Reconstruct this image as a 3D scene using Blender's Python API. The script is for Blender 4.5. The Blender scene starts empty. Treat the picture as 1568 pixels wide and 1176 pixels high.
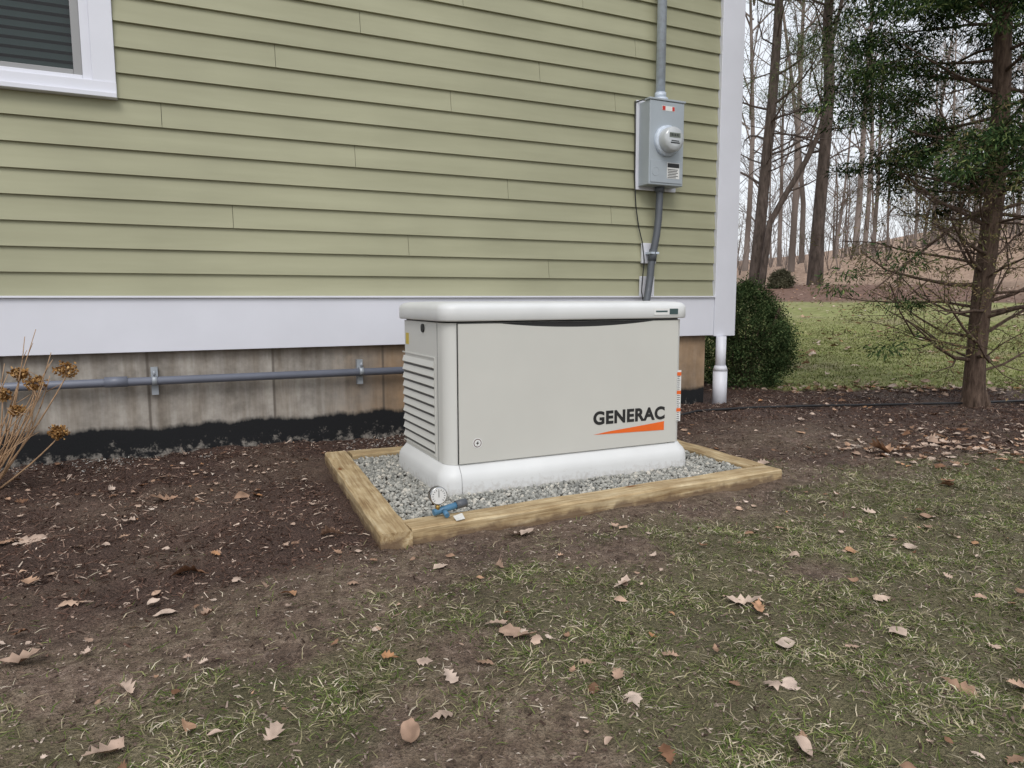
import bpy, math, random
import numpy as np
from mathutils import Vector, Matrix
random.seed(7); rng=np.random.default_rng(7)
scene=bpy.context.scene
WY=1.4908
# ------------------------------------------------------------------ noise
def _hash(ix,iy,s):
    v=np.sin(ix*127.1+iy*311.7+s*74.7)*43758.5453
    return v-np.floor(v)
def vnoise(x,y,s=0):
    x=np.asarray(x,float);y=np.asarray(y,float)
    ix=np.floor(x);iy=np.floor(y);fx=x-ix;fy=y-iy
    fx=fx*fx*(3-2*fx);fy=fy*fy*(3-2*fy)
    a=_hash(ix,iy,s);b=_hash(ix+1,iy,s);c=_hash(ix,iy+1,s);d=_hash(ix+1,iy+1,s)
    return (a*(1-fx)+b*fx)*(1-fy)+(c*(1-fx)+d*fx)*fy
def fbm(x,y,s=0,o=4):
    r=0;a=.5;t=0
    for i in range(o):
        r=r+a*vnoise(x*2**i,y*2**i,s+i*3.3);t+=a;a*=.5
    return r/t
def ss(a,b,x):
    t=np.clip((np.asarray(x,float)-a)/(b-a),0,1);return t*t*(3-2*t)
# ------------------------------------------------------------------ terrain
def st(x,y):
    dx=x+.93;dy=y+2.58
    return dx*.797+dy*.605, dx*.605-dy*.797
def masks(x,y):
    x=np.asarray(x,float);y=np.asarray(y,float)
    n=fbm(x*1.7,y*1.7,5)-.5; n2=fbm(x*6,y*6,9)-.5
    s,t=st(x,y)
    line=np.where(x<-.3,-.44+.30*(x+.3),np.where(x<1.5,-.44+.14*(x+.3),-.188-.22*(x-1.5)))
    d=y-line+n*.35+n2*.16
    mul=ss(-.05,.22,d)
    mudr=np.exp(-(((x-2.05)/.65)**2+((y-.28)/.42)**2))
    mul=mul*(1-.85*mudr)
    mul=mul*(1-.35*ss(.54,.68,fbm(x*2.2,y*2.2,63)))
    far=np.where(x<3.2,3.2,np.where(x<3.6,3.2-3.4*(x-3.2),1.84-.5*(x-3.6)))
    df=far-y+n*.25
    bed=ss(-.05,.12,df)
    mul=mul*bed
    lawn=(1-bed)
    sh=-.18+.26*ss(.6,1.7,x)
    g=ss(sh,sh-.42,d+.35*n2)
    g=g*ss(.37,.57,fbm(x*2.6,y*2.6,21)+.17*ss(.2,1.5,x-.3*y)+.14*ss(-.9,-1.6,y)+.02)
    g=np.clip(g,0,1)
    litter=ss(.4,0,np.abs(d-.12))*ss(2.0,2.8,x)*(y<.8)
    n9=fbm(x*.5,y*.5,71)-.5
    isl=ss(20.0,21.8,s+2.6*n9+.8*n-.02*t)*ss(31,29,s+2*n)
    isl=isl*ss(4.5,2.5,t)
    hill=ss(28,30,s+2*n)
    hill=np.maximum(hill,ss(21,24,s+2.6*n9)*ss(2.5,4.5,t))
    lawn=lawn*(1-isl)*(1-hill)
    return mul,g,lawn,litter,isl,hill
def H(x,y,fine=True):
    x=np.asarray(x,float);y=np.asarray(y,float)
    s,t=st(x,y)
    z=-.05+.05*ss(.9,2.4,x)*ss(-1.2,.2,y)
    z=z+.70*ss(6,23,s)+.55*ss(21,29,s)
    z=z+(2.1+.11*np.clip(t,-20,20))*ss(29,46,s)
    z=z-1.5*ss(50,80,s)+(17+3*np.sin(t*.02)+.02*t)*ss(110,260,s)
    z=z+.25*(fbm(x*.15,y*.15,3)-.5)*ss(15,40,s)*2
    if fine:
        mul=masks(x,y)[0]
        near=ss(12,8,s)
        z=z+near*((fbm(x*3,y*3,31)-.5)*.045+(fbm(x*14,y*14,41,3)-.5)*(.022+.022*mul))
    return z
def axis(dense0,dense1,step,lo,hi):
    a=list(np.arange(dense0,dense1,step))
    v=dense1;h=step;out=[]
    while v<hi:
        out.append(v);h=min(h*1.09,12);v+=h
    out.append(hi)
    v=dense0;h=step;lo_=[]
    while v>lo:
        h=min(h*1.12,12);v-=h;lo_.append(max(v,lo))
    return np.array(lo_[::-1]+a+out)
# ------------------------------------------------------------------ mesh utils
def link(o,parent=None):
    scene.collection.objects.link(o)
    if parent: o.parent=parent
    return o
def empty(name,loc=(0,0,0)):
    o=bpy.data.objects.new(name,None);o.empty_display_size=.1;o.location=loc;link(o);return o
def np_mesh(name,verts,faces,mats,parent=None,smooth=False,midx=None):
    verts=np.asarray(verts,np.float32);faces=np.asarray(faces,np.int32)
    me=bpy.data.meshes.new(name)
    k=faces.shape[1];m=len(faces)
    me.vertices.add(len(verts));me.vertices.foreach_set('co',verts.ravel())
    me.loops.add(m*k);me.loops.foreach_set('vertex_index',faces.ravel())
    me.polygons.add(m);me.polygons.foreach_set('loop_start',np.arange(0,m*k,k,dtype=np.int32))
    me.polygons.foreach_set('loop_total',np.full(m,k,np.int32))
    for mt in (mats if isinstance(mats,list) else [mats]): me.materials.append(mt)
    if midx is not None: me.polygons.foreach_set('material_index',np.asarray(midx,np.int32))
    me.update(calc_edges=True)
    me.polygons.foreach_set('use_smooth',np.full(len(me.polygons),smooth))
    o=bpy.data.objects.new(name,me);return link(o,parent)
class MB:
    def __init__(s): s.v=[];s.f=[];s.m=[];s.sm=[]
    def add(s,vs,fs,mi=0,sm=False):
        b=len(s.v);s.v+=[tuple(p) for p in vs]
        for f in fs: s.f.append(tuple(i+b for i in f));s.m.append(mi);s.sm.append(sm)
    def box(s,x0,x1,y0,y1,z0,z1,mi=0):
        vs=[(x0,y0,z0),(x1,y0,z0),(x1,y1,z0),(x0,y1,z0),(x0,y0,z1),(x1,y0,z1),(x1,y1,z1),(x0,y1,z1)]
        s.add(vs,[(0,3,2,1),(4,5,6,7),(0,1,5,4),(1,2,6,5),(2,3,7,6),(3,0,4,7)],mi)
    def tube(s,pts,rad,n=8,mi=0,cap=True,sm=True):
        pts=[Vector(p) for p in pts]
        if not hasattr(rad,'__len__'): rad=[rad]*len(pts)
        vs=[];fs=[];ref=None
        for i,p in enumerate(pts):
            d=(pts[min(i+1,len(pts)-1)]-pts[max(i-1,0)])
            if d.length<1e-9:d=Vector((0,0,1))
            d.normalize()
            if ref is None:
                ref=Vector((1,0,0)) if abs(d.x)<.8 else Vector((0,1,0))
            u=(ref-d*ref.dot(d));u.normalize();ref=u;w=d.cross(u)
            for k in range(n):
                a=2*math.pi*k/n
                vs.append(p+(u*math.cos(a)+w*math.sin(a))*rad[i])
        for i in range(len(pts)-1):
            for k in range(n):
                a=i*n+k;b=i*n+(k+1)%n
                fs.append((a,b,b+n,a+n))
        s.add(vs,fs,mi,sm)
        if cap:
            b=len(s.v)-len(vs)
            s.f.append(tuple(b+k for k in range(n))[::-1]);s.m.append(mi);s.sm.append(False)
            e=b+(len(pts)-1)*n
            s.f.append(tuple(e+k for k in range(n)));s.m.append(mi);s.sm.append(False)
    def obj(s,name,mats,parent=None,bevel=0,segs=2):
        me=bpy.data.meshes.new(name);me.from_pydata(s.v,[],s.f)
        for mt in (mats if isinstance(mats,list) else [mats]): me.materials.append(mt)
        me.polygons.foreach_set('material_index',s.m)
        me.polygons.foreach_set('use_smooth',s.sm);me.update()
        o=bpy.data.objects.new(name,me);link(o,parent)
        if bevel:
            b=o.modifiers.new('bevel','BEVEL');b.width=bevel;b.segments=segs;b.limit_method='ANGLE';b.angle_limit=math.radians(50)
        return o
# ------------------------------------------------------------------ materials
def S(r,g,b):
    f=lambda c:(c/255/12.92) if c/255<=.04045 else ((c/255+.055)/1.055)**2.4
    return (f(r),f(g),f(b),1)
class NT:
    def __init__(s,name):
        s.m=bpy.data.materials.new(name);s.m.use_nodes=True;s.t=s.m.node_tree;s.t.nodes.clear()
        s.out=s.n('ShaderNodeOutputMaterial');s.p=s.n('ShaderNodeBsdfPrincipled')
        s.l(s.p.outputs[0],s.out.inputs[0])
    def n(s,ty,**k):
        o=s.t.nodes.new(ty)
        for a,b in k.items(): setattr(o,a,b)
        return o
    def l(s,a,b): s.t.links.new(a,b)
    def pos(s): return s.n('ShaderNodeNewGeometry').outputs['Position']
    def objc(s): return s.n('ShaderNodeTexCoord').outputs['Object']
    def noise(s,vec,scale,detail=4,rough=.6,dist=0):
        o=s.n('ShaderNodeTexNoise');o.inputs['Scale'].default_value=scale;o.inputs['Detail'].default_value=min(detail,5)
        o.inputs['Roughness'].default_value=rough;o.inputs['Distortion'].default_value=dist
        if vec is not None: s.l(vec,o.inputs['Vector'])
        return o.outputs['Fac']
    def scalev(s,vec,sc):
        o=s.n('ShaderNodeMapping');o.inputs['Scale'].default_value=sc;s.l(vec,o.inputs['Vector']);return o.outputs[0]
    def ramp(s,fac,stops):
        o=s.n('ShaderNodeValToRGB');cr=o.color_ramp
        while len(cr.elements)<len(stops): cr.elements.new(.5)
        for e,(p,c) in zip(cr.elements,stops):
            e.position=p;e.color=c if hasattr(c,'__len__') else (c,c,c,1)
        s.l(fac,o.inputs[0]);return o.outputs[0]
    def mix(s,fac,a,b,mode='MIX'):
        o=s.n('ShaderNodeMix');o.data_type='RGBA';o.blend_type=mode
        for i,v in ((0,fac),(6,a),(7,b)):
            if hasattr(v,'is_linked'): s.l(v,o.inputs[i])
            else: o.inputs[i].default_value=v
        return o.outputs[2]
    def math(s,op,a,b=0.):
        o=s.n('ShaderNodeMath');o.operation=op
        for i,v in ((0,a),(1,b)):
            if hasattr(v,'is_linked'): s.l(v,o.inputs[i])
            else:o.inputs[i].default_value=v
        return o.outputs[0]
    def set(s,col=None,rough=.6,metal=0,spec=.5):
        if col is not None:
            if hasattr(col,'is_linked'): s.l(col,s.p.inputs['Base Color'])
            else: s.p.inputs['Base Color'].default_value=col
        s.p.inputs['Roughness'].default_value=rough;s.p.inputs['Metallic'].default_value=metal
        s.p.inputs['Specular IOR Level'].default_value=spec
    def bump(s,h,strength=.5,dist=.01):
        o=s.n('ShaderNodeBump');o.inputs['Strength'].default_value=strength;o.inputs['Distance'].default_value=dist
        s.l(h,o.inputs['Height']);s.l(o.outputs[0],s.p.inputs['Normal'])
def vary(name,col,amt=.12,scale=8,rough=.6,metal=0,bump=0,bscale=80,spec=.5,dark=None):
    t=NT(name);c=Vector(col[:3])
    d=tuple(c*(1-amt))+(1,) if dark is None else dark
    l=tuple(c*(1+amt))+(1,)
    p=t.objc()
    t.set(t.ramp(t.noise(p,scale,3),[(.3,d),(.7,l)]),rough,metal,spec)
    if bump: t.bump(t.noise(p,bscale,2),bump,.004)
    return t.m
def island(name,stops,rough=.7,spec=.3,noise_scale=0,lo=.45,hi=1.25):
    t=NT(name);g=t.n('ShaderNodeNewGeometry')
    r=g.outputs['Random Per Island']
    c=t.ramp(r,stops)
    if noise_scale:
        nn=t.ramp(t.noise(g.outputs['Position'],noise_scale,1),[(.3,lo),(.7,hi)])
        c=t.mix(1.,c,nn,'MULTIPLY')
    d=t.n('ShaderNodeBsdfDiffuse');t.l(c,d.inputs[0])
    if spec>.4: t.set(c,rough,0,spec)
    else: t.l(d.outputs[0],t.out.inputs[0]);t.t.nodes.remove(t.p)
    return t.m
# ------------------------------------------------------------------ GROUND
def ground():
    xs=axis(-1.9,4.6,.022,-260,420);ys=axis(-2.2,2.0,.022,-260,420)
    X,Y=np.meshgrid(xs,ys)
    X=X.ravel();Y=Y.ravel();Z=H(X,Y)
    nx=len(xs);ny=len(ys)
    i=np.arange(nx-1)[None,:]+np.arange(ny-1)[:,None]*nx
    F=np.stack([i,i+1,i+1+nx,i+nx],-1).reshape(-1,4)
    def start(name):
        t=NT(name);pos=t.pos()
        a1=t.n('ShaderNodeVertexColor',layer_name='zoneA');s1=t.n('ShaderNodeSeparateColor');t.l(a1.outputs[0],s1.inputs[0])
        return t,pos,s1
    t,pos,s1=start('ground_soil')
    n1=t.noise(pos,2.5,3,.65);n2=t.noise(pos,28,4,.72);n3=t.noise(pos,170,2,.7)
    soil=t.ramp(n2,[(.30,(.075,.050,.039,1)),(.5,(.17,.12,.094,1)),(.72,(.29,.222,.182,1))])
    soil=t.mix(.7,soil,t.ramp(n1,[(.32,(.62,.58,.55,1)),(.45,(1.,.97,.88,1)),(.55,(.92,.96,.80,1)),(.68,(1.2,1.16,1.13,1))]),'MULTIPLY')
    soil=t.mix(.75,soil,t.ramp(n3,[(.32,.42),(.68,1.5)]),'MULTIPLY')
    mul=t.ramp(n3,[(.3,(.026,.016,.013,1)),(.5,(.080,.048,.037,1)),(.72,(.17,.108,.084,1))])
    gr=t.ramp(n3,[(.3,(.065,.065,.028,1)),(.6,(.145,.142,.066,1)),(.8,(.25,.23,.125,1))])
    gf=t.math('MULTIPLY',s1.outputs[1],.65)
    c=t.mix(gf,soil,gr)
    c=t.mix(s1.outputs[0],c,mul)
    c=t.mix(.45,c,t.ramp(n1,[(.35,.75),(.65,1.22)]),'MULTIPLY')
    t.set(c,.8,0,.3)
    t.bump(t.math('ADD',t.math('MULTIPLY',n2,.6),t.math('MULTIPLY',n3,.4)),1.,.025)
    mnear=t.m
    t,pos,s1=start('ground_lawn')
    a2=t.n('ShaderNodeVertexColor',layer_name='zoneB');s2=t.n('ShaderNodeSeparateColor');t.l(a2.outputs[0],s2.inputs[0])
    n1=t.noise(pos,.9,3,.65);n3=t.noise(pos,60,2,.7);n7=t.noise(pos,8,5,.75)
    mul=t.ramp(n3,[(.3,(.03,.019,.015,1)),(.5,(.088,.054,.042,1)),(.72,(.18,.115,.09,1))])
    lw=t.ramp(n7,[(.3,(.125,.145,.045,1)),(.5,(.225,.245,.09,1)),(.72,(.37,.345,.18,1))])
    patch=t.ramp(t.noise(pos,.45,4,.7),[(.48,0.),(.62,.7)])
    lw=t.mix(patch,lw,t.ramp(n7,[(.3,(.13,.10,.06,1)),(.72,(.34,.27,.19,1))]))
    lw=t.mix(.6,lw,t.ramp(n1,[(.35,(.85,.78,.70,1)),(.65,(1.15,1.18,1.05,1))]),'MULTIPLY')
    li=t.ramp(n7,[(.3,(.11,.072,.05,1)),(.5,(.31,.21,.15,1)),(.72,(.56,.42,.32,1))])
    isl=t.ramp(n7,[(.3,(.08,.048,.036,1)),(.7,(.26,.155,.115,1))])
    c=t.mix(s1.outputs[2],mul,lw)
    c=t.mix(s2.outputs[1],c,isl)
    c=t.mix(s2.outputs[2],c,li)
    t.set(c,.9,0,.2);mfar=t.m
    m=masks(X,Y);one=np.ones_like(X)
    farv=(m[2]+m[4]+m[5])
    mi=(farv[F].max(1)>.02).astype(np.int32)
    o=np_mesh('ground',np.stack([X,Y,Z],1),F,[mnear,mfar],smooth=True,midx=mi)
    for nm,cc in (('zoneA',(m[0],m[1],m[2],one)),('zoneB',(m[3],m[4],m[5],one))):
        ca=o.data.color_attributes.new(nm,'FLOAT_COLOR','POINT')
        ca.data.foreach_set('color',np.stack(cc,1).astype(np.float32).ravel())
    return o
ground()
def in_frame(x,y,m=0.): return (x>-.36-m)&(x<1.52+m)&(y>-.40-m)&(y<.97+m)
def in_view(x,y,margin=.12):
    dx=x+.93;dy=y+2.58
    dep=dx*.432+dy*.902;lat=dx*.902-dy*.432
    return (dep>.9)&(np.abs(lat)<dep*(.711+margin)+.1)
# ------------------------------------------------------------------ GRASS
def blades(name,N,xr,yr,dens,L,W,mat,lean=(.9,1.5)):
    x=rng.uniform(*xr,N);y=rng.uniform(*yr,N)
    keep=(rng.random(N)<dens(x,y))&in_view(x,y,.2)&~in_frame(x,y,.01)
    x=x[keep];y=y[keep];n=len(x)
    z=H(x,y)
    az=rng.uniform(0,2*np.pi,n)+1.5*fbm(x*3,y*3,77);el=rng.uniform(*lean,n)
    ln=rng.uniform(*L,n);w=rng.uniform(*W,n)
    dx=np.cos(az);dy=np.sin(az);px=-dy;py=dx
    base=np.stack([x,y,z-.003],1)
    dirh=np.stack([dx,dy,np.zeros(n)],1);per=np.stack([px,py,np.zeros(n)],1);up=np.array([0,0,1.])
    c=np.cos(el)[:,None];s_=np.sin(el)[:,None]
    bend=rng.normal(0,.45,n)[:,None]
    mid=base+(up*c*1.0+dirh*s_)*(ln*.5)[:,None]
    tip=mid+(up*c*.25+dirh*s_+per*bend)*(ln*.5)[:,None]
    tip[:,2]=np.maximum(tip[:,2],z+.001)
    hw=(w/2)[:,None]
    tilt=rng.uniform(-.5,.5,n)[:,None]*up*hw
    V=np.stack([base-per*hw-tilt,base+per*hw+tilt,mid+per*hw*.9+tilt,mid-per*hw*.9-tilt,tip+per*hw*.15,tip-per*hw*.15],1).reshape(-1,3)
    b=(np.arange(n)*6)[:,None]
    F=np.concatenate([b+np.array([0,1,2,3]),b+np.array([3,2,4,5])])
    return np_mesh(name,V,F,mat)
gm=island('grass_blades',[(0,(.06,.09,.024,1)),(.28,(.115,.155,.042,1)),(.48,(.19,.22,.075,1)),(.60,(.29,.27,.14,1)),(.80,(.43,.36,.24,1)),(1,(.64,.57,.44,1))],.6,.3,7,.55,1.2)
def dn(x,y): 
    m=masks(x,y);return np.clip(m[1],0,1)*(.14+.86*ss(.40,.62,fbm(x*9,y*9,55)))*.95+.035*(1-m[0])*(1-m[2])
blades('grass',480000,(-1.7,4.8),(-2.2,.1),dn,(.013,.046),(.0011,.0028),gm)
gl=island('lawn_blades',[(0,(.13,.165,.045,1)),(.4,(.23,.27,.09,1)),(.7,(.32,.33,.13,1)),(1,(.48,.44,.25,1))],.6,.3,3)
blades('lawn_grass',110000,(3.0,12),(.2,9),lambda x,y: masks(x,y)[2]*ss(11,5,np.hypot(x-3,y-1)),(.03,.06),(.004,.008),gl,(.4,1.3))
# ------------------------------------------------------------------ MULCH
def chips(name,N,xr,yr,dens,mat,L=(.006,.035),W=(.002,.006),h=.010):
    x=rng.uniform(*xr,N);y=rng.uniform(*yr,N)
    keep=(rng.random(N)<dens(x,y))&in_view(x,y,.15)&~in_frame(x,y,.0)
    x=x[keep];y=y[keep];n=len(x);z=H(x,y)+rng.uniform(-.002,h,n)
    az=rng.uniform(0,2*np.pi,n);el=rng.normal(0,.35,n)
    ln=rng.uniform(0,1,n)**2*(L[1]-L[0])+L[0];w=rng.uniform(*W,n)
    d=np.stack([np.cos(az)*np.cos(el),np.sin(az)*np.cos(el),np.sin(el)],1)
    p=np.stack([-np.sin(az),np.cos(az),rng.normal(0,.5,n)],1);p/=np.linalg.norm(p,axis=1)[:,None]
    u=np.cross(d,p)
    C=np.stack([x,y,z],1);l=(ln/2)[:,None];ww=(w/2)[:,None]
    V=[];
    for sx,sy,sz in ((-1,-1,0),(1,-.6,0),(1,.6,0),(-1,1,0),(0,0,.9)):
        V.append(C+d*l*sx+p*ww*sy+u*ww*sz)
    V=np.stack(V,1).reshape(-1,3);b=(np.arange(n)*5)[:,None]
    F=np.concatenate([b+np.array(f) for f in ((0,1,4),(1,2,4),(2,3,4),(3,0,4))])
    return np_mesh(name,V,F,mat)
mm=island('mulch_shreds',[(0,(.026,.016,.013,1)),(.35,(.085,.05,.038,1)),(.72,(.165,.10,.076,1)),(.88,(.32,.22,.17,1)),(1,(.66,.54,.44,1))],.75,.3,6,.5,1.3)
chips('mulch',140000,(-1.9,5.2),(-1.0,3.0),lambda x,y:(masks(x,y)[0]**1.3*.95*(.55+.45*ss(.35,.6,fbm(x*5,y*5,91)))+.02)*np.where(y<WY,1,(x>2.9)),mm)
dm=island('soil_crumbs',[(0,(.06,.04,.032,1)),(.5,(.18,.13,.105,1)),(.88,(.34,.265,.22,1)),(1,(.60,.52,.43,1))],.9,.2,6,.6,1.25)
chips('soil_debris',120000,(-1.7,4.4),(-2.1,1.4),lambda x,y:.6*(1-masks(x,y)[0]),dm,(.003,.018),(.002,.006),.004)
chips('mortar_crumbs',6000,(-1.9,.9),(1.05,WY),lambda x,y:ss(1.1,1.5,y)*.5*(fbm(x*4,y*4,12)>.48),island('mortar',[(0,(.30,.28,.25,1)),(1,(.62,.60,.56,1))],.9,.2),(.004,.02),(.003,.009),.006)
# ------------------------------------------------------------------ LEAVES
def leaf_template(kind):
    if kind==0: return [(0,.02),(.08,.03),(.2,.15),(.27,.10),(.38,.27),(.46,.14),(.60,.31),(.68,.17),(.82,.22),(.88,.12),(1,.0)]
    elif kind==1: return [(0,.02),(.1,.10),(.22,.22),(.35,.28),(.5,.30),(.65,.26),(.8,.17),(.92,.07),(1,0)]
    return [(0,.03),(.08,.20),(.2,.36),(.26,.24),(.42,.42),(.50,.22),(.66,.30),(.72,.15),(1,0)]
def leaves(name,pts,mat):
    mb_v=[];mb_f=[];b=0
    for (x,y,z,size,az,kind,curl,tx,ty) in pts:
        pr=leaf_template(kind);ca,sa=math.cos(az),math.sin(az)
        n=len(pr);ph=random.uniform(0,6);ph2=random.uniform(0,6);asym=random.uniform(-.2,.2);fold=random.choice([0,0,0,1])*random.uniform(.5,1.5)
        for i,(u,w) in enumerate(pr):
            for k in (-1,0,1):
                X=(u-.5);Y=w*k*(1+asym*k)+.06*math.sin(u*4+ph2)
                Z=curl*(X*X*.6+Y*Y*1.4)+.045*math.sin(u*7+ph)+.035*math.sin(Y*9+u*5+ph2)+(.02*random.random() if k else -.01)
                Z+=X*tx+Y*ty+(fold*max(0,Y)*.8)
                Y*=1-.3*fold*(Y>0)
                mb_v.append((x+size*(X*ca-Y*sa),y+size*(X*sa+Y*ca),z+size*max(Z,-.12)))
        for i in range(n-1):
            a=b+i*3
            mb_f+= [(a,a+3,a+4,a+1),(a+1,a+4,a+5,a+2)]
        b+=n*3
    return np_mesh(name,np.array(mb_v),np.array(mb_f),mat,smooth=True)
lm=island('dry_leaf',[(0,(.20,.105,.062,1)),(.25,(.38,.245,.17,1)),(.5,(.52,.39,.31,1)),(.75,(.66,.53,.44,1)),(.92,(.46,.24,.12,1)),(1,(.74,.66,.58,1))],.6,.35,30,.6,1.15)
big=[]
def addleaf(x,y,size,zoff=.010):
    big.append((x,y,float(H(x,y))+zoff,size,random.uniform(0,6.28),random.choice([0,0,0,1,2,2]),random.uniform(.1,1.0)*random.choice([1,-1]),random.uniform(-.2,.2),random.uniform(-.2,.2)))
for x,y,sz in [(-0.23,-1.13,.115),(0.4,-1.2,.103),(0.17,-0.97,.082),(2.24,-0.19,.15),(0.12,-0.44,.13),(-1.07,-1.21,.086),(-0.8,-1.27,.072),(-0.5,-1.35,.056),(-0.47,-0.21,.11),(-0.91,-0.36,.114),(-0.98,0.59,.12),(-1.39,0.26,.122),(0.32,-1.42,.076),(-0.19,-1.4,.053),(0.49,-1.72,.08),(-0.18,-1.63,.057),(-0.94,-1.18,.055),(-1.19,-0.49,.076),(-0.57,-1.39,.072),(0.4,-1.26,.075),(-0.35,-1.22,.05),(-1.26,-0.78,.09),(.75,-1.35,.07),(1.5,-.95,.08),(1.2,-1.1,.06),(2.0,-.7,.07),(.95,-.8,.06),(.6,-1.5,.075),(-1.05,-1.0,.07),(-.25,-1.05,.07),(-.20,-1.17,.06),(2.5,-.95,.07),(1.75,-1.25,.075),(1.1,-1.5,.06),(.2,-1.55,.06)]: addleaf(x,y,sz*.9)
for i in range(3800):
    x=random.uniform(-1.8,4.6);y=random.uniform(-2,1.4)
    if not in_view(np.array(x),np.array(y)) or in_frame(x,y,.03): continue
    m=masks(x,y)
    if y>WY-.05: continue
    p=.20+.3*float(m[3])+.22*float(m[0])*(x<-.3)
    p*=.5+1.2*float(ss(.38,.62,fbm(x*1.5,y*1.5,33)))
    if random.random()<p: addleaf(x,y,random.uniform(.010,.040)*(1 if random.random()<.80 else 1.7))
for i in range(520):
    x=random.uniform(2.1,5.2);y=-.18-.22*(x-1.5)+random.gauss(.15,.18)
    addleaf(x,y,random.uniform(.025,.07))
for i in range(420):
    x=random.uniform(2.9,6.5);y=(3.2-3.4*(x-3.2) if x<3.6 else 1.84-.5*(x-3.6))+random.gauss(0,.22)
    if x<3.0 and y>1.4: continue
    addleaf(x,y,random.uniform(.04,.09))
for i in range(2200):
    x=random.uniform(3.4,22);y=random.uniform(1.0,20)
    if not in_view(np.array(x),np.array(y)): continue
    addleaf(x,y,random.uniform(.06,.12),.03)
leaves('fallen_leaves',big,lm)
# ------------------------------------------------------------------ TIMBER BORDER + GRAVEL
def timber():
    e=empty('timber_border')
    t=NT('treated_pine');p=t.objc()
    g=t.noise(t.scalev(p,(1.5,28,28)),3,4,.6,.6)
    c=t.ramp(g,[(.3,S(150,126,92)),(.5,S(190,168,130)),(.7,S(212,196,162))])
    st_=t.ramp(t.noise(p,6,4),[(.40,(.55,.48,.42,1)),(.6,(1,1,1,1))])
    c=t.mix(.6,c,st_,'MULTIPLY')
    vo=t.n('ShaderNodeTexVoronoi');vo.inputs['Scale'].default_value=1;t.l(t.scalev(p,(3,9,9)),vo.inputs['Vector'])
    c=t.mix(t.ramp(vo.outputs['Distance'],[(.04,1.),(.10,0.)]),c,S(120,76,42))
    sp=t.n('ShaderNodeSeparateXYZ');t.l(p,sp.inputs[0])
    hgt=t.math('ADD',t.math('MULTIPLY',sp.outputs[2],10.),t.math('MULTIPLY',t.noise(p,14,3),.9))
    c=t.mix(t.ramp(hgt,[(.0,.8),(.22,0.)]),c,S(104,84,68))
    t.set(c,.8,0,.2);t.bump(g,.5,.004)
    def board(name,p0,p1,w,zt,h,zt2=None):
        p0=Vector(p0);p1=Vector(p1);L=(p1-p0).length
        zt2=zt if zt2 is None else zt2
        n=24;mb=MB();vs=[]
        for i in range(n+1):
            u=i/n*L;wob=.0015*math.sin(i*1.7);dz=(zt2-zt)*i/n
            for yy,zz in ((0,-h),(0,-.006),(.006,0),(w-.006,0),(w,-.006),(w,-h)):
                vs.append((u,yy+wob,zz+dz+.0015*math.sin(i*.9+yy*9)))
        fs=[]
        for i in range(n):
            for k in range(5):
                a=i*6+k;fs.append((a,a+6,a+7,a+1))
        fs.append((0,1,2,3,4,5));fs.append(tuple(n*6+k for k in range(6))[::-1])
        mb.add([(v) for v in vs],[f[::-1] for f in fs])
        o=mb.obj(name,t.m,e)
        o.location=(p0.x,p0.y,zt);o.rotation_euler=(0,0,math.atan2(p1.y-p0.y,p1.x-p0.x))
    W_=.105
    board('left_timber',(-.25,-.405),(-.16,.94),W_,.004,.14,.004)
    board('front_timber',(-.246,-.385),(1.485,-.285),W_,.004,.14,-.002)
    board('right_timber',(1.492,-.177),(1.525,.94),W_,-.001,.14,.0)
    board('back_timber',(-.155,.83),(1.415,.85),W_,.003,.14)
timber()
def gravel():
    t=(1+5**.5)/2
    ico=np.array([(-1,t,0),(1,t,0),(-1,-t,0),(1,-t,0),(0,-1,t),(0,1,t),(0,-1,-t),(0,1,-t),(t,0,-1),(t,0,1),(-t,0,-1),(-t,0,1)],float)
    ico/=np.linalg.norm(ico[0])
    fc=np.array([(0,11,5),(0,5,1),(0,1,7),(0,7,10),(0,10,11),(1,5,9),(5,11,4),(11,10,2),(10,7,6),(7,1,8),(3,9,4),(3,4,2),(3,2,6),(3,6,8),(3,8,9),(4,9,5),(2,4,11),(6,2,10),(8,6,7),(9,8,1)])
    N=17000
    x=rng.uniform(-.26,1.42,N);y=rng.uniform(-.28,.84,N)
    k=~((x>.06)&(x<1.16)&(y>.06)&(y<.59))
    x=x[k];y=y[k];N=len(x)
    r=rng.uniform(.005,.0098,N)
    z=-.018+rng.uniform(-.010,.003,N)
    A=rng.normal(0,1,(N,3,3));Q,_=np.linalg.qr(A)
    sc=rng.uniform(.6,1.3,(N,1,3))
    V=(ico[None]*(1+rng.uniform(-.22,.22,(N,12,1))))*sc*r[:,None,None]
    V=np.einsum('nij,nkj->nki',Q,V)+np.stack([x,y,z],1)[:,None]
    F=(np.arange(N)*12)[:,None,None]+fc[None]
    m=island('crushed_stone',[(0,S(126,126,122)),(.3,S(150,150,144)),(.6,S(166,165,158)),(.85,S(182,180,172)),(1,S(206,200,188))],.8,.3)
    np_mesh('gravel',V.reshape(-1,3),F.reshape(-1,3),m)
gravel()
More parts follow.
